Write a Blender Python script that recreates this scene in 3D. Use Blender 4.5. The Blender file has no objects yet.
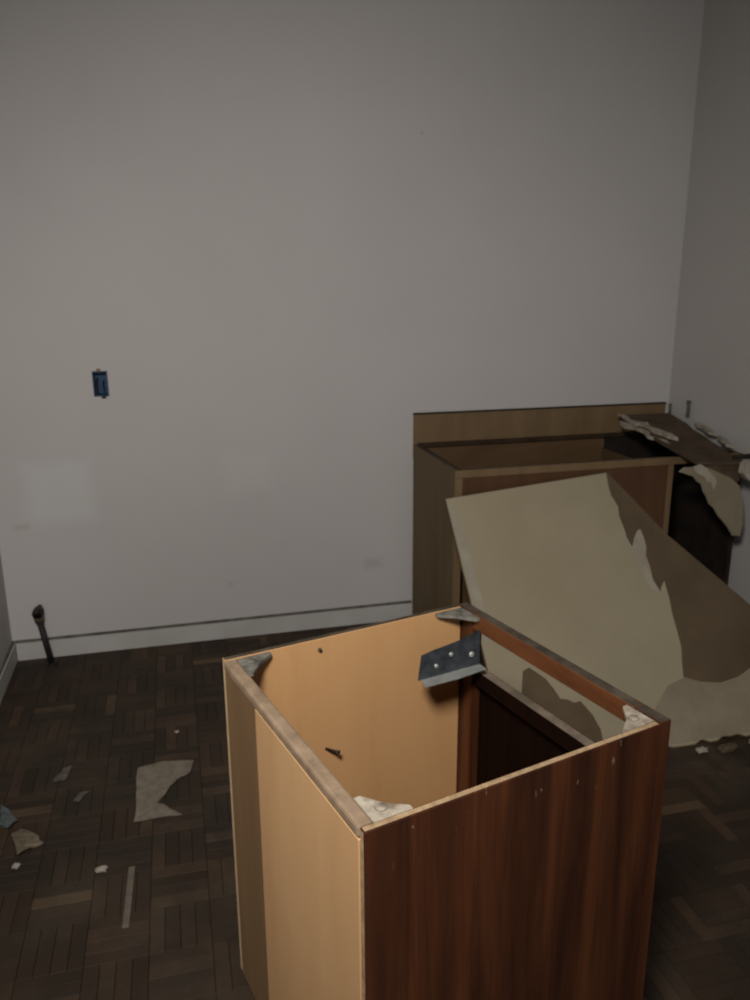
import bpy, bmesh, math, random
from mathutils import Vector, Matrix
from mathutils.geometry import tessellate_polygon
random.seed(7)
S = bpy.context.scene
C = S.collection

# ------------------------------------------------------------------ camera
CAM_H, PITCH, ROLL, YAW, FOCAL = 1.5655, 0.2603, -0.0054, 0.2471, 793.56
fwd = Vector((math.sin(YAW)*math.cos(PITCH), math.cos(YAW)*math.cos(PITCH), -math.sin(PITCH)))
r0 = Vector((math.cos(YAW), -math.sin(YAW), 0)); u0 = r0.cross(fwd)
rt = r0*math.cos(ROLL) + u0*math.sin(ROLL); up = u0*math.cos(ROLL) - r0*math.sin(ROLL)
cam_pos = Vector((0, 0, CAM_H))
cd = bpy.data.cameras.new('camera'); cam = bpy.data.objects.new('camera', cd); C.objects.link(cam)
cam.matrix_world = Matrix(((rt.x, up.x, -fwd.x, 0), (rt.y, up.y, -fwd.y, 0), (rt.z, up.z, -fwd.z, CAM_H), (0, 0, 0, 1)))
cd.sensor_fit = 'HORIZONTAL'; cd.sensor_width = 36; cd.lens = FOCAL/750*36; cd.clip_start = 0.02
cd.dof.use_dof = True; cd.dof.focus_distance = 0.5; cd.dof.aperture_fstop = 24   # the hand-held shot is slightly out of focus
S.camera = cam

# ------------------------------------------------------------------ world, lights, exposure
w = bpy.data.worlds.new('world'); S.world = w; w.use_nodes = True
w.node_tree.nodes['Background'].inputs[0].default_value = (0.75, 0.86, 1.0, 1)
w.node_tree.nodes['Background'].inputs[1].default_value = 0.15
def aim(o, p, t): o.location = p; o.rotation_euler = (Vector(t)-Vector(p)).to_track_quat('-Z', 'Y').to_euler()
# assumed main spot lamp, unseen, above the photographer's left shoulder
l = bpy.data.lights.new('main_spot_lamp', 'SPOT'); l.energy = 224; l.color = (1.0, 0.95, 0.89)
l.spot_size = math.radians(103); l.spot_blend = 1.0; l.shadow_soft_size = 0.20
lo = bpy.data.objects.new('main_spot_lamp', l); C.objects.link(lo); aim(lo, (-0.29, -0.06, 2.34), (0.74, 3.47, 0.14))
# weak ambient fill light added at the unseen doorway in the wall behind
l = bpy.data.lights.new('doorway_fill', 'AREA'); l.shape = 'RECTANGLE'; l.size = 0.85; l.size_y = 2.0
l.energy = 10; l.color = (0.97, 0.97, 1.0)
lo = bpy.data.objects.new('doorway_fill', l); C.objects.link(lo); aim(lo, (0.9, -2.0, 1.03), (0.9, 3, 1.0))
vs = S.view_settings
vs.view_transform = 'Standard'; vs.look = 'None'; vs.gamma = 1; vs.use_curve_mapping = False; vs.exposure = 0.0

# ------------------------------------------------------------------ materials
def lin(c):
    return tuple(((v/255)/12.92 if v/255 <= 0.04045 else ((v/255+0.055)/1.055)**2.4) for v in c) + (1,)
class NT:
    def __init__(s, name):
        s.m = bpy.data.materials.new(name); s.m.use_nodes = True; s.t = s.m.node_tree; s.n = s.t.nodes; s.b = s.n['Principled BSDF']
    def add(s, ty, **kw):
        n = s.n.new(ty)
        for k, v in kw.items():
            if k == 'ins':
                for kk, vv in v.items(): s.put(n.inputs[kk], vv)
            else: setattr(n, k, v)
        return n
    def put(s, inp, v):
        if isinstance(v, bpy.types.NodeSocket): s.t.links.new(v, inp)
        else: inp.default_value = v
    def coord(s, kind='Object', scale=(1, 1, 1), loc=(0, 0, 0)):
        src = s.add('ShaderNodeNewGeometry').outputs['Position'] if kind == 'World' else s.add('ShaderNodeTexCoord').outputs[kind]
        return s.add('ShaderNodeMapping', ins={'Vector': src, 'Scale': scale, 'Location': loc}).outputs[0]
    def noise(s, vec, scale, detail=4, rough=0.55, dist=0.0):
        return s.add('ShaderNodeTexNoise', ins={'Vector': vec, 'Scale': scale, 'Detail': detail, 'Roughness': rough, 'Distortion': dist}).outputs['Fac']
    def ramp(s, fac, stops):
        r = s.add('ShaderNodeValToRGB', ins={'Fac': fac}); e = r.color_ramp.elements
        while len(e) < len(stops): e.new(0.5)
        for el, (p, c) in zip(e, stops): el.position = p; el.color = c if len(c) == 4 else lin(c)
        return r.outputs[0]
    def mix(s, f, a, b, mode='MIX'):
        n = s.add('ShaderNodeMix', data_type='RGBA', blend_type=mode)
        s.put(n.inputs[0], f); s.put(n.inputs[6], a); s.put(n.inputs[7], b); return n.outputs[2]
    def math(s, op, a, b=0.0, clamp=False):
        n = s.add('ShaderNodeMath', operation=op, use_clamp=clamp); s.put(n.inputs[0], a); s.put(n.inputs[1], b); return n.outputs[0]
    def bump(s, h, strength=0.2, dist=0.002):
        s.put(s.b.inputs['Normal'], s.add('ShaderNodeBump', ins={'Height': h, 'Strength': strength, 'Distance': dist}).outputs[0])
    def done(s, col, rough=0.7, metal=0.0, spec=0.3):
        s.put(s.b.inputs['Base Color'], col); s.put(s.b.inputs['Roughness'], rough)
        s.b.inputs['Metallic'].default_value = metal; s.b.inputs['Specular IOR Level'].default_value = spec
        return s.m
def two_tone(name, a, b, scale=8, rough=0.8, stretch=(1, 1, 1), bump=0.15, spec=0.25, lo=0.35, hi=0.65, metal=0.0, dist=0.0):
    t = NT(name); v = t.coord('Object', stretch)
    f = t.noise(v, scale, 6, 0.6, dist); t.bump(t.noise(v, scale*6, 3), bump)
    return t.done(t.ramp(f, [(lo, a), (hi, b)]), rough, metal, spec)

def wall_mat(name, base, stain, patches):
    """Old off-white paint; patches = roller touch-ups and smudges: (x, z, half w, half h, softness, colour, strength)."""
    t = NT(name); v = t.coord('World')
    col = t.mix(t.ramp(t.noise(v, 1.3, 5), [(0.35, (0, 0, 0, 1)), (0.75, (1, 1, 1, 1))]), lin(base), lin(stain))
    sep = t.add('ShaderNodeSeparateXYZ', ins={0: v})
    wob = t.math('MULTIPLY', t.math('SUBTRACT', t.noise(v, 14, 4), 0.5), 0.05)
    for (x, z, hw, hh, soft, c, k) in patches:
        dx = t.math('SUBTRACT', t.math('ABSOLUTE', t.math('SUBTRACT', sep.outputs[0], x)), hw)
        dz = t.math('SUBTRACT', t.math('ABSOLUTE', t.math('SUBTRACT', sep.outputs[2], z)), hh)
        d = t.math('ADD', t.math('MAXIMUM', dx, dz), t.math('MULTIPLY', wob, soft/0.03))
        m = t.math('MULTIPLY', t.math('SUBTRACT', 1.0, t.math('DIVIDE', t.math('ADD', d, soft), 2*soft), True), k, True)
        col = t.mix(m, col, lin(c))
    t.bump(t.noise(v, 160, 2), 0.12, 0.001)
    return t.done(col, 0.75, 0, 0.25)
M = {}
M['wall'] = wall_mat('wall_paint', (193, 190, 188), (187, 184, 182), [
    (-0.50, 0.74, 0.13, 0.13, 0.03, (204, 205, 203), 0.4), (0.29, 0.78, 0.10, 0.09, 0.03, (200, 198, 195), 0.35),
    (0.87, 0.30, 0.03, 0.012, 0.025, (150, 146, 140), 0.5), (0.19, 0.26, 0.006, 0.006, 0.012, (150, 146, 140), 0.5),
    (-0.66, 0.60, 0.03, 0.01, 0.01, (165, 160, 155), 0.5), (1.09, 2.2, 0.003, 0.003, 0.006, (120, 115, 110), 0.7)])
M['wall_plain'] = wall_mat('wall_paint_plain', (184, 181, 177), (177, 174, 170), [])
M['ceiling'] = wall_mat('ceiling_paint', (190, 188, 184), (180, 178, 174), [])
M['base'] = two_tone('baseboard_paint', (178, 176, 172), (188, 186, 183), 5, 0.6, (1, 1, 1), 0.1)
M['dark_grey'] = two_tone('dull_dark_grey', (78, 75, 70), (112, 108, 102), 20, 0.9)
M['subfloor'] = two_tone('subfloor_dirt', (38, 32, 27), (50, 44, 37), 20, 0.95)

t = NT('parquet_oak')                       # worn, dusty finger parquet; colour differs strip by strip
rnd = t.math('FRACT', t.math('ADD', t.add('ShaderNodeNewGeometry').outputs['Random Per Island'], t.math('MULTIPLY', t.add('ShaderNodeObjectInfo').outputs['Random'], 7.31)))
v = t.coord('World')
wood = t.ramp(rnd, [(0.0, (55, 43, 33)), (0.4, (63, 50, 39)), (0.75, (72, 57, 45)), (0.94, (84, 67, 52)), (1.0, (106, 86, 66))])
grain = t.noise(t.coord('World', (30, 30, 30)), 2.2, 5, 0.7)
wood = t.mix(t.math('MULTIPLY', grain, 0.35), wood, lin((44, 34, 27)))
dust = t.ramp(t.noise(v, 2.1, 7, 0.65, 0.4), [(0.46, (0, 0, 0, 1)), (0.72, (1, 1, 1, 1))])
wood = t.mix(t.math('MULTIPLY', dust, 0.6), wood, lin((79, 75, 65)))
dirt = t.ramp(t.noise(t.coord('World', (1, 1, 1), (5, 3, 0)), 3.4, 6, 0.7), [(0.40, (1, 1, 1, 1)), (0.6, (0, 0, 0, 1))])
wood = t.mix(t.math('MULTIPLY', dirt, 0.7), wood, lin((48, 43, 37)))
t.bump(grain, 0.2, 0.001)
M['parquet'] = t.done(wood, t.ramp(dust, [(0, (195, 195, 195)), (1, (240, 240, 240))]), 0, 0.15)

def veneer(name, a, b, c, rough=0.45, axis=(9, 9, 0.55), scale=2.2, flecks=None, spec=0.35):
    t = NT(name); v = t.coord('Object', axis)
    f = t.noise(v, scale, 7, 0.62, 0.5); g = t.noise(t.coord('Object', (70, 70, 2.0)), 2.0, 3)
    col = t.ramp(f, [(0.30, a), (0.5, b), (0.72, c)])
    col = t.mix(t.math('MULTIPLY', g, 0.3), col, lin(a))
    if flecks:                               # chipped spots close to the upper edge
        sp = t.noise(t.coord('Object', (3, 1, 1.0)), 32, 2, 0.5)
        z = t.add('ShaderNodeSeparateXYZ', ins={0: t.add('ShaderNodeTexCoord').outputs['Object']}).outputs[2]
        band = t.math('MULTIPLY', t.math('SUBTRACT', z, flecks[0]), flecks[1], True)
        m = t.math('MULTIPLY', t.ramp(sp, [(0.68, (0, 0, 0, 1)), (0.73, (1, 1, 1, 1))]), band)
        col = t.mix(t.math('MULTIPLY', m, 0.55), col, lin((175, 150, 125)))
    t.bump(g, 0.08, 0.001)
    return t.done(col, rough, 0, spec)
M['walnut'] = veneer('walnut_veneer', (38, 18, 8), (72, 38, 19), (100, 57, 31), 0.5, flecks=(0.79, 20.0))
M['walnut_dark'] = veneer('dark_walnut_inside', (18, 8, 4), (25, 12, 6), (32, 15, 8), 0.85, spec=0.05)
M['golden'] = veneer('golden_plywood', (182, 138, 92), (194, 150, 102), (202, 158, 110), 0.65, (3, 3, 0.5), 2.0)
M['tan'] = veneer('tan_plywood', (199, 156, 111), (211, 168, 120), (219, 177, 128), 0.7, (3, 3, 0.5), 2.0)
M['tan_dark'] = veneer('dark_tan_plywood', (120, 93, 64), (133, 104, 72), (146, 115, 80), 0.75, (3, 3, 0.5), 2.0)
M['chipboard'] = two_tone('chipboard_edge', (150, 124, 94), (186, 160, 126), 60, 0.9)
M['edge_pale'] = two_tone('pale_board_end', (196, 172, 132), (216, 192, 152), 60, 0.9)
M['edge_grey'] = two_tone('worn_grey_edge', (130, 110, 90), (160, 138, 114), 25, 0.85)
M['edge_dark'] = two_tone('dark_worn_edge', (58, 50, 43), (88, 78, 66), 25, 0.85)
M['orange_wood'] = veneer('orange_rail_wood', (84, 48, 26), (104, 62, 34), (118, 73, 42), 0.6, (2, 2, 6), 2.0)
M['rail_top'] = two_tone('rail_top_grey', (92, 82, 70), (125, 112, 98), 25, 0.85)
M['oak'] = veneer('aged_oak_board', (106, 86, 60), (119, 97, 69), (130, 107, 78), 0.65, (4, 4, 0.6), 2.0)
M['oak_side'] = veneer('aged_side_panel', (92, 75, 50), (104, 86, 58), (114, 95, 66), 0.7, (4, 4, 0.6), 2.0)
M['oak_red'] = veneer('reddish_front_panel', (74, 49, 31), (87, 59, 38), (100, 70, 46), 0.6, (4, 4, 0.6), 2.0)
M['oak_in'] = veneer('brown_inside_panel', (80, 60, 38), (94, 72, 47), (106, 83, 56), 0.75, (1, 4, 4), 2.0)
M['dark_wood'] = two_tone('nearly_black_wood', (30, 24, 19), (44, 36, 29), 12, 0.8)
M['ledge'] = two_tone('dark_brown_ledge', (46, 35, 23), (62, 48, 33), 12, 0.85)
M['beige'] = two_tone('beige_board_face', (152, 142, 118), (160, 150, 126), 3, 0.85, (1, 1, 1), 0.05)
M['dust_patch'] = two_tone('dusty_gypsum_face', (134, 122, 103), (148, 136, 116), 9, 0.95, (1, 1, 1), 0.3)
M['kraft'] = two_tone('brown_torn_board_core', (88, 75, 57), (101, 87, 67), 5, 0.95, (1, 1, 1), 0.2)
M['gypsum'] = two_tone('pale_gypsum_layer', (150, 143, 127), (164, 157, 141), 9, 0.95, (1, 1, 1), 0.3)
M['gypsum_w'] = two_tone('white_gypsum_crumble', (128, 119, 106), (168, 159, 146), 22, 0.95, (1, 1, 1), 0.4)
M['brown_debris'] = two_tone('brown_backing', (70, 58, 46), (88, 74, 59), 10, 0.95, (1, 1, 1), 0.3)
M['hang'] = two_tone('beige_hanging_face', (124, 115, 95), (138, 129, 108), 6, 0.9, (1, 1, 1), 0.2)
M['plastic_grey'] = two_tone('dusty_grey_plastic', (84, 82, 76), (136, 132, 122), 40, 0.7)
M['plastic_white'] = two_tone('dusty_white_plastic', (128, 116, 100), (192, 182, 166), 40, 0.7)
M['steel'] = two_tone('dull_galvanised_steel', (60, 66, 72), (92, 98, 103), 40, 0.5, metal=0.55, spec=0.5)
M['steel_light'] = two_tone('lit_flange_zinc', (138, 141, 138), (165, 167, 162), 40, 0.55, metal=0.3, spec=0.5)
M['bolt'] = two_tone('bright_bolt', (190, 192, 192), (215, 215, 212), 40, 0.35, metal=0.5, spec=0.5)
M['blue'] = two_tone('blue_plastic', (14, 50, 84), (22, 62, 98), 20, 0.5, spec=0.4)
M['blue_dark'] = two_tone('navy_inside', (8, 22, 38), (14, 32, 52), 20, 0.6)
M['black_iron'] = two_tone('black_iron', (22, 20, 18), (38, 34, 31), 40, 0.6, spec=0.4)
M['brass'] = two_tone('dirty_brass', (78, 68, 52), (104, 92, 72), 40, 0.5, spec=0.4)
M['copper'] = two_tone('dull_copper', (120, 92, 66), (140, 108, 78), 40, 0.5, spec=0.4)
M['paper'] = two_tone('grey_paper', (112, 103, 91), (136, 126, 113), 30, 0.95)
M['scrap'] = two_tone('dusty_scrap', (78, 74, 65), (102, 97, 86), 30, 0.95)
M['scrap_blue'] = two_tone('blue_grey_scrap', (62, 70, 70), (96, 104, 104), 40, 0.9)
M['scrap_tan'] = two_tone('tan_crumpled_scrap', (88, 80, 66), (124, 113, 95), 40, 0.9)
M['white'] = two_tone('white_plaster', (150, 142, 130), (172, 164, 152), 40, 0.9)
M['stick'] = two_tone('pale_wood_sliver', (92, 85, 75), (114, 105, 93), 30, 0.9)

# ------------------------------------------------------------------ mesh helpers
def link(o, parent=None):
    C.objects.link(o); o.parent = parent; return o
def tag(o, label=None, cat=None, group=None, kind=None):
    for k, v in (('label', label), ('category', cat), ('group', group), ('kind', kind)):
        if v: o[k] = v
    return o
def empty(name, loc=(0, 0, 0), rz=0.0):
    o = bpy.data.objects.new(name, None); o.location = loc; o.rotation_euler = (0, 0, rz); o.empty_display_size = 0.05; return link(o)
def to_obj(name, bm, mats, parent=None, smooth=False):
    me = bpy.data.meshes.new(name); bmesh.ops.recalc_face_normals(bm, faces=bm.faces[:]); bm.to_mesh(me); bm.free()
    for m in (mats if isinstance(mats, (list, tuple)) else [mats]): me.materials.append(M[m] if isinstance(m, str) else m)
    if smooth:
        for p in me.polygons: p.use_smooth = True
    return link(bpy.data.objects.new(name, me), parent)
def add_box(bm, x0, x1, y0, y1, z0, z1, slots=None):
    """slots: material index for (-x, +x, -y, +y, -z, +z)"""
    v = [bm.verts.new((x, y, z)) for z in (z0, z1) for y in (y0, y1) for x in (x0, x1)]
    fs = [(0, 2, 6, 4), (1, 5, 7, 3), (0, 4, 5, 1), (2, 3, 7, 6), (0, 1, 3, 2), (4, 6, 7, 5)]
    for k, f in enumerate(fs):
        fc = bm.faces.new([v[i] for i in f])
        if slots: fc.material_index = slots[k]
    return v
def box(name, x0, x1, y0, y1, z0, z1, mats, parent=None, slots=None, bev=0.0015):
    bm = bmesh.new(); add_box(bm, x0, x1, y0, y1, z0, z1, slots)
    if bev: bmesh.ops.bevel(bm, geom=bm.edges[:], offset=bev, segments=2, affect='EDGES', profile=0.5)
    return to_obj(name, bm, mats, parent)
def prism(name, pts, z0, z1, mats, parent=None, warp=None, slots=(0, 0, 0), frame=None, sub=0):
    """outline pts (x, y) extruded z0..z1; slots = bottom, top, rim; frame = function mapping local to scene; warp(x, y) adds to z"""
    bm = bmesh.new(); n = len(pts)
    lo_ = [bm.verts.new((p[0], p[1], z0)) for p in pts]; hi = [bm.verts.new((p[0], p[1], z1)) for p in pts]
    for tri in tessellate_polygon([[Vector((p[0], p[1], 0)) for p in pts]]):
        a = bm.faces.new([lo_[i] for i in tri]); a.material_index = slots[0]
        b = bm.faces.new([hi[i] for i in tri]); b.material_index = slots[1]
    for i in range(n):
        f = bm.faces.new((lo_[i], lo_[(i+1) % n], hi[(i+1) % n], hi[i])); f.material_index = slots[2]
    if sub:
        bmesh.ops.subdivide_edges(bm, edges=[e for e in bm.edges if e.calc_length() > 0.02], cuts=sub, use_grid_fill=True)
    for v in bm.verts:
        if warp: v.co.z += warp(v.co.x, v.co.y)
        if frame: v.co = frame(v.co)
    return to_obj(name, bm, mats, parent)
def tube(name, path, rad, mats, parent=None, n=14, caps=True):
    bm = bmesh.new(); rings = []
    path = [Vector(p) for p in path]
    for i, p in enumerate(path):
        d = (path[min(i+1, len(path)-1)] - path[max(i-1, 0)]).normalized()
        a = d.orthogonal().normalized() if i == 0 else (prev - d*prev.dot(d)).normalized(); prev = a; b = d.cross(a)
        r = rad[i] if isinstance(rad, (list, tuple)) else rad
        rings.append([bm.verts.new(p + (a*math.cos(2*math.pi*k/n) + b*math.sin(2*math.pi*k/n))*r) for k in range(n)])
    for r1, r2 in zip(rings, rings[1:]):
        for k in range(n): bm.faces.new((r1[k], r1[(k+1) % n], r2[(k+1) % n], r2[k]))
    if caps: bm.faces.new(rings[0][::-1]); bm.faces.new(rings[-1])
    return to_obj(name, bm, mats, parent, True)
def jag(p, q, n, amp, rng):
    """points from p to q (p included, q not) with a torn, uneven line between"""
    p, q = Vector(p), Vector(q); d = (q-p); nrm = Vector((-d.y, d.x)).normalized()
    return [tuple(p + d*(i/n) + nrm*(0 if i == 0 else rng.uniform(-amp, amp))) for i in range(n)]
def lump(name, loc, size, mats, parent=None, seed=1, sub=2, rough=0.25):
    bm = bmesh.new(); bmesh.ops.create_icosphere(bm, subdivisions=sub, radius=1); rng = random.Random(seed)
    for v in bm.verts:
        k = 1 + rng.uniform(-rough, rough); v.co = Vector((v.co.x*size[0]*k, v.co.y*size[1]*k, v.co.z*size[2]*k))
    mz = min(v.co.z for v in bm.verts)
    for v in bm.verts: v.co.z -= mz
    o = to_obj(name, bm, mats, parent); o.location = loc; return o

# ------------------------------------------------------------------ the room
XL, XR, YB, YF, ZC = -0.757, 2.393, 3.476, -2.0, 3.0
def struct(name, boxes, mat):
    bm = bmesh.new()
    for b in boxes: add_box(bm, *b)
    return tag(to_obj(name, bm, mat), kind='structure')
floor = struct('floor', [(XL-0.15, XR+0.15, YF-1.5, YB+0.15, -0.10, -0.009)], 'subfloor')
struct('ceiling', [(XL-0.15, XR+0.15, YF-0.15, YB+0.15, ZC, ZC+0.1)], 'ceiling')
hx0, hx1, hz0, hz1 = -0.322, -0.262, 1.138, 1.243            # hole for the outlet box
struct('wall_back', [(XL-0.15, hx0, YB, YB+0.15, -0.1, ZC), (hx1, XR+0.15, YB, YB+0.15, -0.1, ZC),
                     (hx0, hx1, YB, YB+0.15, -0.1, hz0), (hx0, hx1, YB, YB+0.15, hz1, ZC)], 'wall')
struct('wall_left', [(XL-0.15, XL, YF-0.15, YB, -0.1, ZC)], 'wall_plain')
struct('wall_right', [(XR, XR+0.15, YF-0.15, YB, -0.1, ZC)], 'wall_plain')
struct('wall_front', [(XL, 0.45, YF-0.15, YF, -0.1, ZC), (1.35, XR, YF-0.15, YF, -0.1, ZC), (0.45, 1.35, YF-0.15, YF, 2.08, ZC)], 'wall_plain')
d = struct('door_1', [(0.38, 0.45, YF, YF+0.02, 0, 2.15), (1.35, 1.42, YF, YF+0.02, 0, 2.15), (0.45, 1.35, YF, YF+0.02, 2.08, 2.15)], 'base')
bb = struct('baseboard_back', [(XL+0.016, XR, YB-0.014, YB, 0, 0.080)], 'base')
tag(box('dark_gap', XL+0.012, 1.056, YB-0.0085, YB, 0.0802, 0.0905, 'dark_grey', bb, bev=0), 'dark gap along the top of the baseboard')  # dark grey strip laid along the joint above the baseboard
bl = struct('baseboard_left', [(XL, XL+0.014, YF+0.03, YB, 0, 0.080)], 'base')
tag(box('dark_gap', XL, XL+0.0085, YF+0.03, YB, 0.0802, 0.0905, 'dark_grey', bl, bev=0), 'dark gap along the top of the baseboard')
struct('baseboard_right', [(XR-0.014, XR, YF+0.03, YB-0.62, 0, 0.085)], 'base')

# parquet: squares of four strips, neighbours turned by 90 degrees
CELL, NS = 0.152, 4
SW = CELL/NS
BOX_O, BOX_A = Vector((0.203, 0.8786, 0)), 0.2538
bu, bn = Vector((math.cos(BOX_A), math.sin(BOX_A), 0)), Vector((-math.sin(BOX_A), math.cos(BOX_A), 0))
def project(p):
    d = Vector(p) - cam_pos; z = d.dot(fwd)
    return None if z < 0.1 else (375 + FOCAL*d.dot(rt)/z, 500 - FOCAL*d.dot(up)/z, z)
def inside(p, poly):
    r = False
    for i in range(len(poly)):
        (x1, y1), (x2, y2) = poly[i], poly[i-1]
        if (y1 > p[1]) != (y2 > p[1]) and p[0] < (x2-x1)*(p[1]-y1)/(y2-y1)+x1: r = not r
    return r
sil = [[project(p)[:2] for p in q] for q in (
    [BOX_O + bn*0.59 + Vector((0, 0, 0.05)), BOX_O + bn*0.59 + Vector((0, 0, 0.87)), BOX_O + bn*0.59 + bu*0.58 + Vector((0, 0, 0.87)),
     BOX_O + bu*0.58 + Vector((0, 0, 0.87)), BOX_O + bu*0.58 + Vector((0, 0, 0.1)), BOX_O + Vector((0, 0, 0.1))],
    [(0.99, 2.13, 0), (0.99, 2.81, 0.77), (1.7, 2.85, 0.83), (2.3, 2.3, 0.22), (2.3, 2.13, 0)])]
strips = []
nx0, nx1 = int((XL)//CELL)-1, int(XR//CELL)+2; ny0, ny1 = int(YF//CELL)-1, int(YB//CELL)+2
for i in range(nx0, nx1):
    for j in range(ny0, ny1):
        for k in range(NS):
            if (i+j) % 2: cx, cy, rz = (i+0.5)*CELL, j*CELL+(k+0.5)*SW, 0.0
            else: cx, cy, rz = i*CELL+(k+0.5)*SW, (j+0.5)*CELL, math.pi/2
            hx, hy = (CELL/2, SW/2) if rz == 0 else (SW/2, CELL/2)
            if cx-hx < XL or cx+hx > XR or cy+hy > YB-0.002 or cy-hy < YF: 
                # cut strips along the walls
                x0, x1, y0, y1 = max(cx-hx, XL), min(cx+hx, XR), max(cy-hy, YF), min(cy+hy, YB)
                if x1-x0 > 0.004 and y1-y0 > 0.004: strips.append((1e9, (x0+x1)/2, (y0+y1)/2, (x1-x0)/2, (y1-y0)/2, None))
                continue
            q = project((cx, cy, 0)); rank = 1e8
            if q and -5 < q[0] < 755 and -5 < q[1] < 1003 and not any(inside(q[:2], s) for s in sil): rank = q[2]
            strips.append((rank, cx, cy, hx, hy, rz))
strips.sort(key=lambda s: s[0])
GAP = 0.0005
bm = bmesh.new(); add_box(bm, -CELL/2+GAP, CELL/2-GAP, -SW/2+GAP, SW/2-GAP, -0.009, 0)
bmesh.ops.bevel(bm, geom=[e for e in bm.edges if all(v.co.z > -0.001 for v in e.verts)], offset=0.0008, segments=1, affect='EDGES')
first = to_obj('parquet_strip', bm, 'parquet', floor)
rng = random.Random(3); count = 0; bm = bmesh.new()
for (rank, cx, cy, hx, hy, rz) in strips:
    dz = rng.uniform(-0.0006, 0.0)
    if count < 300 and rank < 1e7:
        o = first if count == 0 else link(first.copy(), floor)
        o.location = (cx, cy, dz); o.rotation_euler = (0, 0, rz); count += 1
    else:
        add_box(bm, cx-hx+GAP, cx+hx-GAP, cy-hy+GAP, cy+hy-GAP, -0.009, dz)
tag(to_obj('parquet_field', bm, 'parquet', floor), kind='stuff')

# ------------------------------------------------------------------ sink base cabinet in the back corner
CX0, CX1, CY0, CY1, CZ = 1.057, 2.372, 2.879, 3.459, 0.868
cab = tag(empty('kitchen_base_cabinet', ((CX0+CX1)/2, CY0, 0)), 'long low wooden base cabinet without worktop, against the back wall', 'cabinet')
def cbox(name, x0, x1, y0, y1, z0, z1, mats, slots=None, bev=0.0015, parent=None):
    ox, oy = (CX0+CX1)/2, CY0
    return box(name, x0-ox, x1-ox, y0-oy, y1-oy, z0, z1, mats, parent or cab, slots, bev)
cbox('side_panel', CX0, CX0+0.016, CY0+0.02, CY1, 0, CZ, ['oak_side', 'oak_in', 'edge_dark'], (0, 1, 0, 0, 0, 2))
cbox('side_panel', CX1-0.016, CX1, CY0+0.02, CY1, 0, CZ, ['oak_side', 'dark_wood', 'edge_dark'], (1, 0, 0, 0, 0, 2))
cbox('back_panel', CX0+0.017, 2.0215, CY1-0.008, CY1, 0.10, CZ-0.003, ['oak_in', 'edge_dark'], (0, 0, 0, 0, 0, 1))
tag(cbox('back_panel', 2.0365, CX1-0.017, CY1-0.008, CY1, 0.10, CZ-0.003, 'dark_wood'), 'back of the open right bay, coloured dark for its shade')  # bay's shade put into the colour here, on the divider and right side
tag(cbox('rear_ledge', CX0+0.017, CX1-0.017, CY1-0.026, CY1-0.0085, CZ-0.012, CZ+0.008, 'ledge'), 'dark ledge along the rear top edge')
tag(cbox('inner_dark_strip', CX0+0.0165, CX0+0.034, CY0+0.0205, CY1-0.027, CZ-0.012, CZ-0.001, 'ledge'), 'dark strip inside the left side')
tag(cbox('inner_dark_strip', CX0+0.035, 2.0, CY0+0.0205, CY0+0.036, CZ-0.012, CZ-0.001, 'ledge'), 'dark strip behind the front rail')  # dark line inside the front rim, set as a separate strip
cbox('bottom_shelf', CX0+0.017, CX1-0.017, CY0+0.021, CY1-0.009, 0.10, 0.118, 'dark_wood')
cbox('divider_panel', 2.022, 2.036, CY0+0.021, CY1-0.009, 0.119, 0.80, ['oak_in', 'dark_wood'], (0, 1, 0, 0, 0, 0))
cbox('toe_kick', CX0+0.017, CX1-0.017, CY0+0.075, CY0+0.09, 0, 0.099, 'dark_wood')
cbox('stile', CX0-0.002, CX0+0.028, CY0, CY0+0.02, 0.1, CZ-0.03, ['oak', 'edge_dark'], (0, 0, 0, 0, 0, 0))
cbox('stile', 2.012, 2.036, CY0, CY0+0.02, 0.1, CZ-0.03, 'oak')
cbox('stile', CX1-0.018, CX1, CY0, CY0+0.02, 0.1, CZ-0.03, 'dark_wood')
cbox('top_rail', CX0-0.002, CX1, CY0, CY0+0.02, CZ-0.0295, CZ, 'oak')
cbox('bottom_rail', CX0+0.029, 2.011, CY0, CY0+0.02, 0.1, 0.14, 'oak')
cbox('bottom_rail', 2.037, CX1-0.019, CY0, CY0+0.02, 0.1, 0.14, 'oak')
fp = tag(cbox('front_panel', CX0+0.029, 2.011, CY0+0.004, CY0+0.019, 0.45, CZ-0.0305, 'oak_red'), 'reddish brown fixed front panel')
for x0, x1 in ((CX0+0.042, 1.545), (1.551, 2.001)):
    d = cbox('door', x0, x1, CY0+0.004, CY0+0.019, 0.143, 0.446, 'oak_red')
bs = tag(box('splash_board', 1.060, 2.366, YB-0.016, YB-0.0005, 0.800, 1.006, ['oak', 'dark_wood'], None, (0, 0, 0, 0, 0, 1), 0.001),
         'narrow brown splash board on the back wall above the corner cabinet', 'splash board')
tag(box('top_edge', 1.058, 2.368, YB-0.019, YB-0.0005, 1.0062, 1.0125, 'dark_wood', bs, None, 0.001), 'dark top edge')

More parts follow.
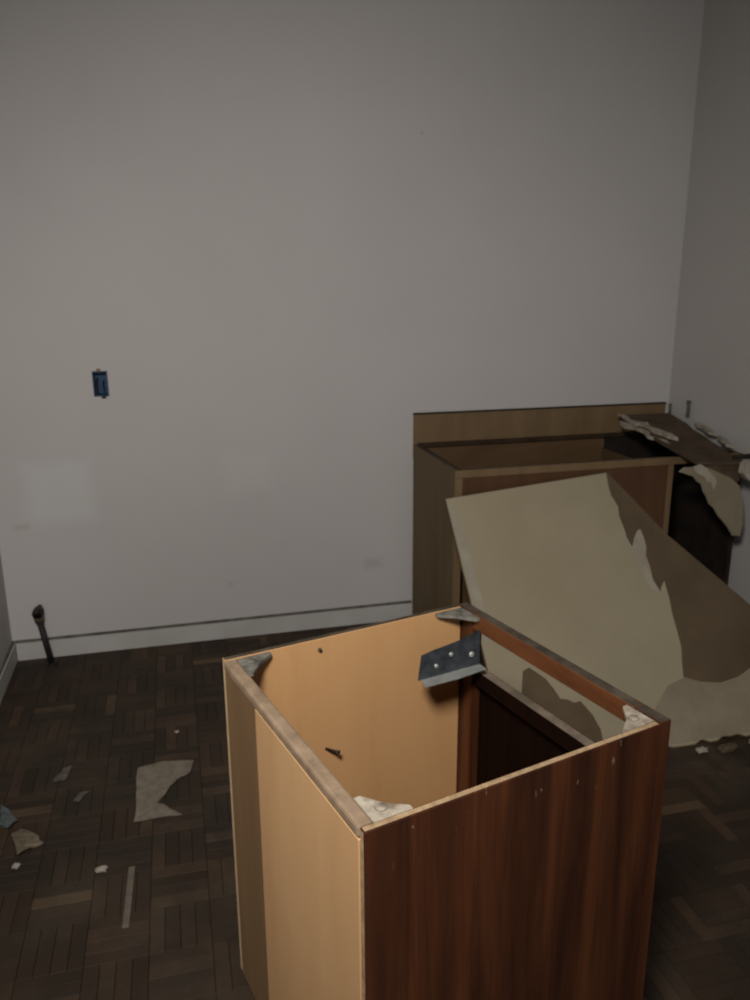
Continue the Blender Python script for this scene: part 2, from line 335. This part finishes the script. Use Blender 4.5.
# ------------------------------------------------------------------ broken wallboard leaning on the cabinet
SD = Vector((0, 0.6591, 0.7520)); SN = Vector((0, -0.7520, 0.6591)); BO = Vector((0, 2.13, 0.004))
def on_board(c): return BO + Vector((c.x, 0, 0)) + SD*c.y + SN*c.z
rng = random.Random(11)
brd = tag(empty('leaning_wallboard', (0, 0, 0)), 'big broken beige wallboard sheet leaning on the corner cabinet, brown where its face is torn', 'wallboard')
top_right, low_right = (1.706, 1.10), (2.262, 0.285)
bottom = [(2.262, 0.012)] + jag((2.20, 0.004), (1.02, 0.004), 40, 0.011, rng) + [(1.004, 0.008)]
bottom = [(x, max(0.0, s)) for x, s in bottom]
outline = [(0.988, 1.030), top_right, (1.879, 0.800), (2.128, 0.478), low_right] + bottom
prism('board_core', outline, -0.011, 0, 'kraft', brd, frame=on_board)
tear = [(1.700, 1.095), (1.690, 1.04), (1.689, 0.99), (1.703, 0.939), (1.694, 0.90), (1.698, 0.841), (1.696, 0.80), (1.705, 0.758), (1.728, 0.80), (1.751, 0.828), (1.766, 0.836),
        (1.770, 0.80), (1.767, 0.757), (1.752, 0.72), (1.754, 0.681), (1.748, 0.62), (1.762, 0.568), (1.776, 0.592), (1.794, 0.610), (1.790, 0.54), (1.780, 0.477), (1.776, 0.41), (1.771, 0.349),
        (1.752, 0.29), (1.738, 0.239), (1.800, 0.213), (1.879, 0.199), (1.961, 0.212), (2.034, 0.241), (2.174, 0.275), (2.255, 0.280)]
face = [(0.990, 1.028)] + tear + [(2.258, 0.014)] + [(x, s+0.004) for x, s in bottom[1:-1]] + [(1.006, 0.010)]
prism('face_layer', face, 0.0002, 0.0022, ['beige', 'gypsum_w'], brd, slots=(0, 0, 1), frame=on_board)
for pts, nm in (([(1.682, 0.80), (1.696, 0.80), (1.705, 0.760), (1.728, 0.80), (1.751, 0.826), (1.765, 0.834), (1.768, 0.80), (1.765, 0.757), (1.750, 0.72), (1.752, 0.681), (1.746, 0.62), (1.760, 0.570), (1.729, 0.576), (1.716, 0.61), (1.712, 0.68), (1.700, 0.70)], 'torn_fringe'),
                ([(0.992, 1.020), (1.022, 0.984), (1.030, 0.90), (1.037, 0.835), (1.034, 0.72), (1.041, 0.615), (1.030, 0.45), (1.010, 0.45)], 'bare_edge'),
                ([(1.45, 0.012), (1.50, 0.09), (1.557, 0.11), (1.61, 0.165), (1.663, 0.214), (1.70, 0.225), (1.742, 0.237), (1.800, 0.211), (1.879, 0.197), (1.961, 0.210), (2.034, 0.239), (2.172, 0.272), (2.252, 0.276), (2.252, 0.03), (2.0, 0.014), (1.7, 0.014)], 'bare_patch')):
    prism(nm, pts, 0.0023, 0.0038, 'dust_patch' if nm == 'bare_patch' else 'gypsum', brd, frame=on_board)
prism('torn_patch', [(1.128, 0.335), (1.155, 0.344), (1.204, 0.298), (1.225, 0.26), (1.24, 0.222), (1.266, 0.216), (1.288, 0.202), (1.312, 0.205), (1.343, 0.153), (1.358, 0.10), (1.353, 0.04), (1.206, 0.05), (1.093, 0.16), (1.10, 0.25)],
      0.0023, 0.0034, 'kraft', brd, frame=on_board)
for k, (x, y, size, lab) in enumerate([
        (1.695, 2.088, (0.020, 0.014, 0.010), 'small gypsum crumb on the floor, nearest the foreground cabinet, below the leaning wallboard'),
        (1.790, 2.075, (0.034, 0.018, 0.013), 'largest gypsum crumb on the floor below the leaning wallboard'),
        (1.905, 2.092, (0.014, 0.012, 0.008), 'tiny gypsum crumb on the floor nearest the right wall below the wallboard')]):
    tag(lump('gypsum_crumb', (x, y, 0.0), size, 'kraft' if k == 1 else 'gypsum', None, 30+k, 2, 0.35), lab, 'rubble', 'gypsum crumbs under the wallboard')

# ------------------------------------------------------------------ debris on the right end of the cabinet
rng = random.Random(5)
slope = lambda y: 0.8885 + (y-2.879)*(0.070/0.52)
strip_o = tag(empty('debris_board', (2.2, 3.0, 0.88)), 'dark brown torn board lying across the right end of the corner cabinet', 'board')
def on_strip(c): return Vector((c.x-2.2, c.y-3.0, slope(c.y)+c.z-0.88))
left = jag((2.035, 2.735), (2.075, 3.40), 10, 0.014, rng)
right = jag((2.352, 3.40), (2.232, 2.70), 8, 0.008, rng)
prism('board_sheet', left + [(2.075, 3.40)] + right + [(2.232, 2.70), (2.15, 2.705)], 0, 0.010, 'brown_debris', strip_o, frame=on_strip)
tag(prism('broken_end', [(2.035, 0.8655), (2.10, 0.8655), (2.232, 0.8600), (2.238, 0.82), (2.225, 0.785), (2.19, 0.792), (2.15, 0.80), (2.11, 0.825), (2.07, 0.84)], -0.012, -0.002, 'brown_debris', strip_o,
          frame=lambda c: Vector((c.x-2.2, (2.712-(0.88-c.y)*0.02-c.z)-3.0, c.y-0.88))), 'snapped end of the board bent down over the front')
for k, (a, b, wd, z) in enumerate([((2.055, 3.38), (2.10, 2.98), 0.016, 0.010), ((2.020, 3.30), (2.060, 2.92), 0.017, -0.004)]):
    e1 = jag(a, b, 9, 0.010, rng); e2 = jag((b[0]+wd, b[1]), (a[0]+wd*1.6, a[1]), 9, 0.012, rng)
    wv = lambda x, y: 0.006*math.sin(y*40+k) + 0.004*math.sin(x*90)
    tag(prism('torn_gypsum_ridge', e1+e2, z+0.001, z+0.016, 'gypsum_w', strip_o, warp=wv, frame=on_strip), 'whitish torn gypsum along the left side')
for k, (a, b) in enumerate([((2.352, 3.20), (2.318, 3.02)), ((2.325, 3.00), (2.285, 2.86))]):
    e1 = jag(a, b, 5, 0.006, rng); e2 = jag((b[0]+0.022, b[1]), (a[0]+0.022, a[1]), 5, 0.006, rng)
    prism('torn_gypsum_ridge', e1+e2, 0.011, 0.024, 'gypsum_w', strip_o, frame=on_strip)
# flap of broken wallboard hanging in front of the open cabinet bay
flap_o = tag(empty('hanging_wallboard_flap', (2.15, 2.72, 0.7)), 'beige broken wallboard flap hanging down over the dark cabinet opening', 'wallboard')
def on_flap(c): return Vector((c.x-2.15, (2.712 - (0.88-c.y)*0.02 - c.z) - 2.72, c.y-0.7))
fl = [(1.940, 0.850), (1.963, 0.866), (2.038, 0.864), (2.075, 0.858), (2.108, 0.842), (2.178, 0.812), (2.225, 0.775), (2.240, 0.73), (2.251, 0.688), (2.256, 0.65), (2.261, 0.613), (2.253, 0.557), (2.235, 0.563), (2.218, 0.562), (2.19, 0.60), (2.167, 0.625), (2.14, 0.652), (2.117, 0.685), (2.092, 0.706), (2.078, 0.734), (2.06, 0.76), (2.048, 0.791), (2.025, 0.805), (2.007, 0.827), (1.963, 0.842)]
prism('flap_sheet', fl, 0, 0.010, ['hang', 'gypsum'], flap_o, slots=(0, 0, 1), frame=on_flap)
prism('torn_lip', [(1.995, 0.868), (2.03, 0.878), (2.055, 0.862), (2.075, 0.842), (2.098, 0.822), (2.112, 0.80), (2.10, 0.765), (2.085, 0.80), (2.066, 0.80), (2.052, 0.825), (2.035, 0.832), (2.01, 0.846)], 0.0102, 0.016, 'gypsum', flap_o, frame=on_flap)
tag(prism('plaster_chunk', [(-0.05, -0.012), (-0.02, -0.042), (0.03, -0.04), (0.052, -0.01), (0.045, 0.032), (0.0, 0.040), (-0.045, 0.03)], -0.02, 0.02, 'white', None,
          frame=lambda c: Vector((2.262+c.x, 2.684+c.z*0.9, 0.845+c.y))),
    'whitish plaster chunk wedged above the hanging flap beside the right wall', 'plaster')
tag(tube('gap_bar', [(2.215, 2.74, 0.889), (2.30, 2.742, 0.886), (2.388, 2.745, 0.884)], [0.009, 0.012, 0.011], 'dark_wood', None, 8),
    'short dark bar standing in for the gap between the torn brown board and the right wall', 'stick')  # dark bar put where only a shaded gap lies beside the wall
for x, y, z0, z1, r, lab in ((2.381, 3.30, 0.962, 1.034, 0.0085, 'thin grey pipe stub standing against the right wall above the torn board'),
                             (2.381, 3.444, 0.955, 1.000, 0.006, 'shortest pipe stub, in the corner at the end of the splash board')):
    p = tag(empty('pipe_stub', (x, y, z0)), lab, 'pipe', 'pipe stubs in the corner')
    tube('pipe', [(0, 0, 0), (0.001, 0, (z1-z0)*0.5), (0, 0, z1-z0)], r, 'dark_grey', p, 10)
    tube('cap', [(0, 0, z1-z0), (0, 0, z1-z0+0.006)], r*1.25, 'dark_grey', p, 10)

# ------------------------------------------------------------------ cabinet carcass in the foreground
K = tag(empty('cabinet_carcass', BOX_O, BOX_A), 'empty topless cabinet box standing in the foreground, dark walnut side and pale back', 'cabinet')
W_, D_, H_, Z0 = 0.583, 0.592, 0.87, 0.126
def kb(name, *a, **kw): return box(name, *a[:6], a[6], kw.pop('parent', K), kw.pop('slots', None), kw.pop('bev', 0.0015))
tag(kb('side_panel', 0.0015, 0.556, 0, 0.013, 0.10, H_-0.001, ['walnut', 'golden', 'chipboard'], slots=(2, 2, 0, 1, 2, 2), bev=0.002), 'dark walnut veneered side with pale chipped edge')
tag(kb('side_panel', 0.002, 0.557, D_-0.015, D_, Z0, H_-0.001, ['golden', 'golden', 'edge_dark', 'edge_pale'], slots=(3, 0, 1, 0, 0, 2)), 'golden inside of the far side')
tag(kb('back_panel', 0, 0.017, 0.0135, 0.4095, Z0, H_-0.021, ['tan', 'golden'], slots=(0, 1, 0, 0, 0, 0)), 'pale tan back board')
tag(kb('back_dark_strip', 0.0012, 0.017, 0.4105, D_-0.0155, Z0, H_-0.021, ['tan_dark', 'golden'], slots=(0, 1, 0, 0, 0, 0)), 'darker narrow strip of the back')  # dark band on the back, set as a separate darker strip
tag(kb('back_top_rail', -0.0012, 0.024, 0.0138, D_-0.0155, H_-0.0208, H_, 'edge_grey', bev=0.005), 'worn grey top edge of the back')
tag(kb('top_rail', 0.558, W_, 0.0610, 0.5300, 0.832, H_-0.0005, ['orange_wood', 'walnut', 'edge_dark'], slots=(0, 1, 0, 0, 0, 2)), 'orange wood rail above the drawer opening')
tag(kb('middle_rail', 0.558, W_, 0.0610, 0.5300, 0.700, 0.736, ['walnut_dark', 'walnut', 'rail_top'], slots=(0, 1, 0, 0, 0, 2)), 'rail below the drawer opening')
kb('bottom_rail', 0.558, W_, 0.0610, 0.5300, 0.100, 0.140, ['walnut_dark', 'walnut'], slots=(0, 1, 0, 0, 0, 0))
kb('stile', 0.558, W_, 0.002, 0.0605, 0.100, H_-0.0005, ['walnut', 'walnut', 'edge_dark'], slots=(0, 1, 0, 0, 0, 2))
kb('stile', 0.558, W_, 0.5305, D_-0.001, 0.100, H_-0.0005, ['walnut', 'walnut', 'edge_dark'], slots=(0, 1, 0, 0, 0, 2))
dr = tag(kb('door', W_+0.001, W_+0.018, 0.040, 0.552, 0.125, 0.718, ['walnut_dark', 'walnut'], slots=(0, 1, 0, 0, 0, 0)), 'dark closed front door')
tube('knob', [(W_+0.018, 0.09, 0.66), (W_+0.030, 0.09, 0.66), (W_+0.034, 0.09, 0.66), (W_+0.044, 0.09, 0.66)], [0.006, 0.006, 0.014, 0.012], 'brass', dr, 12)
kb('bottom_panel', 0.0175, 0.557, 0.0135, D_-0.0155, Z0+0.002, Z0+0.018, 'golden')
kb('plinth', 0.030, 0.045, 0.0135, D_-0.0155, 0, Z0-0.001, 'dark_wood')
kb('plinth', 0.50, 0.515, 0.0135, D_-0.0155, 0, Z0-0.001, 'dark_wood')
for (cu, cn, su, sn, m, lab) in ((0.0245, D_-0.0155, 1, -1, 'plastic_grey', 'dusty grey corner brace'), (0.0245, 0.0138, 1, 1, 'plastic_white', 'dusty white corner brace'),
                                 (0.5575, D_-0.0160, -1, -1, 'plastic_grey', 'dusty grey corner brace'), (0.5575, 0.0138, -1, 1, 'plastic_white', 'dusty white corner brace')):
    lg = 0.062 if sn > 0 else 0.07
    pts = [(cu, cn), (cu+su*lg, cn), (cu+su*lg, cn+sn*0.010), (cu+su*lg*0.55, cn+sn*lg*0.48), (cu+su*0.010, cn+sn*lg), (cu, cn+sn*lg)]
    br = tag(prism('corner_brace', pts, H_-0.010, H_-0.003, m, K), lab)
    tube('screw_boss', [(cu+su*0.024, cn+sn*0.024, H_-0.003), (cu+su*0.024, cn+sn*0.024, H_-0.0005)], [0.009, 0.008], m, br, 12)
# steel drawer bracket by the far front corner
br = tag(prism('drawer_bracket', [(0.396, 0.760), (0.404, 0.816), (0.430, 0.821), (0.500, 0.829), (0.555, 0.842), (0.556, 0.760)], -0.001, 0.001, 'steel', K,
               frame=lambda c: Vector((c.x, 0.500+c.z, c.y))), 'dull galvanised drawer bracket')
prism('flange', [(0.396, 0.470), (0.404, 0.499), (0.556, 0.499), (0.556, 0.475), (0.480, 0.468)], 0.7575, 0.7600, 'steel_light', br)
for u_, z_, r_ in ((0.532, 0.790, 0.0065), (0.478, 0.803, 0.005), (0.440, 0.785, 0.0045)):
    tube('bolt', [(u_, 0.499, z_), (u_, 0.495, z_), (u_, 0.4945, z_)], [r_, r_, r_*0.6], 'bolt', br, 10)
tube('screw', [(0.212, D_-0.0155, 0.612), (0.226, D_-0.034, 0.611), (0.232, D_-0.042, 0.611)], [0.003, 0.003, 0.005], 'black_iron', K, 8)
tube('screw', [(0.204, D_-0.0152, 0.845), (0.204, D_-0.020, 0.845)], [0.0045, 0.004], 'edge_dark', K, 8)

# ------------------------------------------------------------------ outlet box in the back wall
ob = tag(empty('outlet_box', (-0.292, YB, 1.1905)), 'small bright blue plastic outlet box without cover in the back wall', 'outlet')
bm = bmesh.new(); a, b, e, dp = 0.0285, 0.050, 0.004, 0.05
for bx_ in ((-a, -a+e, -0.003, dp, -b, b), (a-e, a, -0.003, dp, -b, b), (-a+e, a-e, -0.003, dp, b-e, b), (-a+e, a-e, -0.003, dp, -b, -b+e)): add_box(bm, *bx_)
to_obj('box_shell', bm, 'blue', ob)
box('box_back', -a+e, a-e, dp-0.004, dp, -b+e, b-e, 'blue', ob)
box('mounting_ear', -0.012, 0.004, -0.004, 0.001, b+0.001, b+0.013, 'copper', ob)
box('mounting_ear', 0.000, 0.018, -0.004, 0.001, -b-0.011, -b-0.001, 'black_iron', ob)
tube('wire', [(-0.015, dp-0.006, 0.02), (-0.016, 0.01, 0.01), (-0.018, 0.002, -0.02), (-0.012, 0.004, -0.036)], 0.003, 'black_iron', ob, 8)
tube('wire', [(0.010, dp-0.006, 0.01), (0.009, 0.015, -0.005), (0.012, 0.004, -0.03)], 0.0025, 'blue_dark', ob, 8)

# ------------------------------------------------------------------ gas pipe by the left corner
gp = tag(empty('gas_pipe', (-0.593, 3.392, 0)), 'black iron gas pipe rising from the floor in the left corner', 'pipe')
tp = Vector((-0.036, 0.030, 0.205))
tube('pipe', [(0, 0, 0), tp*0.5, tp], 0.0125, 'black_iron', gp, 14)
fit = tube('elbow_fitting', [tp-Vector((0, 0, 0.016)), tp, tp+Vector((0, 0.003, 0.014)), tp+Vector((0, 0.014, 0.026)), tp+Vector((0, 0.030, 0.030))], [0.018, 0.021, 0.021, 0.020, 0.019], 'brass', gp, 14)
tube('wall_pipe', [tp+Vector((0, 0.028, 0.030)), tp+Vector((0, 0.0535, 0.030))], 0.0125, 'black_iron', gp, 14)
tube('cap', [tp+Vector((0.0, -0.016, 0.026)), tp+Vector((0, -0.026, 0.028)), tp+Vector((0, 0.010, 0.028))], [0.019, 0.021, 0.022], 'black_iron', gp, 12)
tube('floor_collar', [(0, 0, 0.0005), (-0.0007, 0.0006, 0.005)], [0.024, 0.020], 'black_iron', gp, 14)

# ------------------------------------------------------------------ litter on the floor
def scrap(name, pts, mat, label, cat, th=0.0025, lift=0.004, seed=0, group=None):
    rng = random.Random(seed); ph = rng.uniform(0, 6)
    cx = sum(p[0] for p in pts)/len(pts); cy = sum(p[1] for p in pts)/len(pts)
    fine = []
    for p, q in zip(pts, pts[1:]+pts[:1]): fine += jag(p, q, 3, 0.0035, rng)
    fine = [(p[0]-cx, p[1]-cy) for p in fine]
    o = prism(name, fine, 0.0004, 0.0004+th, mat, None, warp=lambda x, y: lift*(0.5+0.5*math.sin(x*45+y*31+ph)))
    o.location = (cx, cy, 0); return tag(o, label, cat, group)
scrap('paper_scrap', [(-0.205, 2.486), (-0.123, 2.507), (-0.02, 2.486), (-0.035, 2.418), (-0.074, 2.393), (-0.14, 2.279), (-0.113, 2.257), (-0.065, 2.199), (-0.119, 2.203), (-0.207, 2.201), (-0.205, 2.312)],
      'paper', 'largest grey paper scrap on the floor, notched on its right side', 'paper scrap', 0.002, 0.002, 1)
scrap('floor_chip', [(-0.474, 2.481), (-0.448, 2.55), (-0.423, 2.555), (-0.434, 2.482)], 'scrap', 'small grey chip left of the notched paper scrap, farther from the camera', 'scrap', 0.003, 0.002, 2, 'small grey chips')
scrap('floor_chip', [(-0.398, 2.352), (-0.381, 2.39), (-0.351, 2.393), (-0.377, 2.346)], 'scrap', 'smaller grey chip close beside the notched paper scrap', 'scrap', 0.003, 0.002, 3, 'small grey chips')
scrap('crumpled_wrapper', [(-0.609, 2.366), (-0.58, 2.333), (-0.547, 2.271), (-0.571, 2.249), (-0.598, 2.275)], 'scrap_blue', 'blue-grey crumpled wrapper at the left end of the floor litter', 'wrapper', 0.003, 0.02, 4)
scrap('crumpled_scrap', [(-0.555, 2.217), (-0.532, 2.248), (-0.491, 2.214), (-0.459, 2.165), (-0.494, 2.147), (-0.521, 2.111)], 'scrap_tan', 'tan crumpled paper scrap next to the blue-grey wrapper', 'paper scrap', 0.003, 0.018, 5)
tag(lump('plaster_crumb', (-0.287, 2.0, 0), (0.016, 0.012, 0.008), 'white', None, 8), 'round white plaster crumb on the floor left of the pale wood sliver', 'plaster')
tag(lump('plaster_crumb', (-0.52, 2.078, 0), (0.011, 0.010, 0.006), 'white', None, 9), 'tiny white plaster crumb below the tan crumpled scrap', 'plaster')
tag(lump('plaster_crumb', (-0.075, 2.685, 0), (0.008, 0.008, 0.005), 'white', None, 12), 'tiny white plaster crumb behind the notched paper scrap', 'plaster')
o = box('wood_sliver', -0.009, 0.009, -0.112, 0.112, 0.0003, 0.006, 'stick', None, None, 0.002)
o.location = (-0.208, 1.884, 0); o.rotation_euler = (0, 0, -0.03)
tag(o, 'pale straight wood sliver lying on the parquet before the notched paper scrap', 'wood sliver')
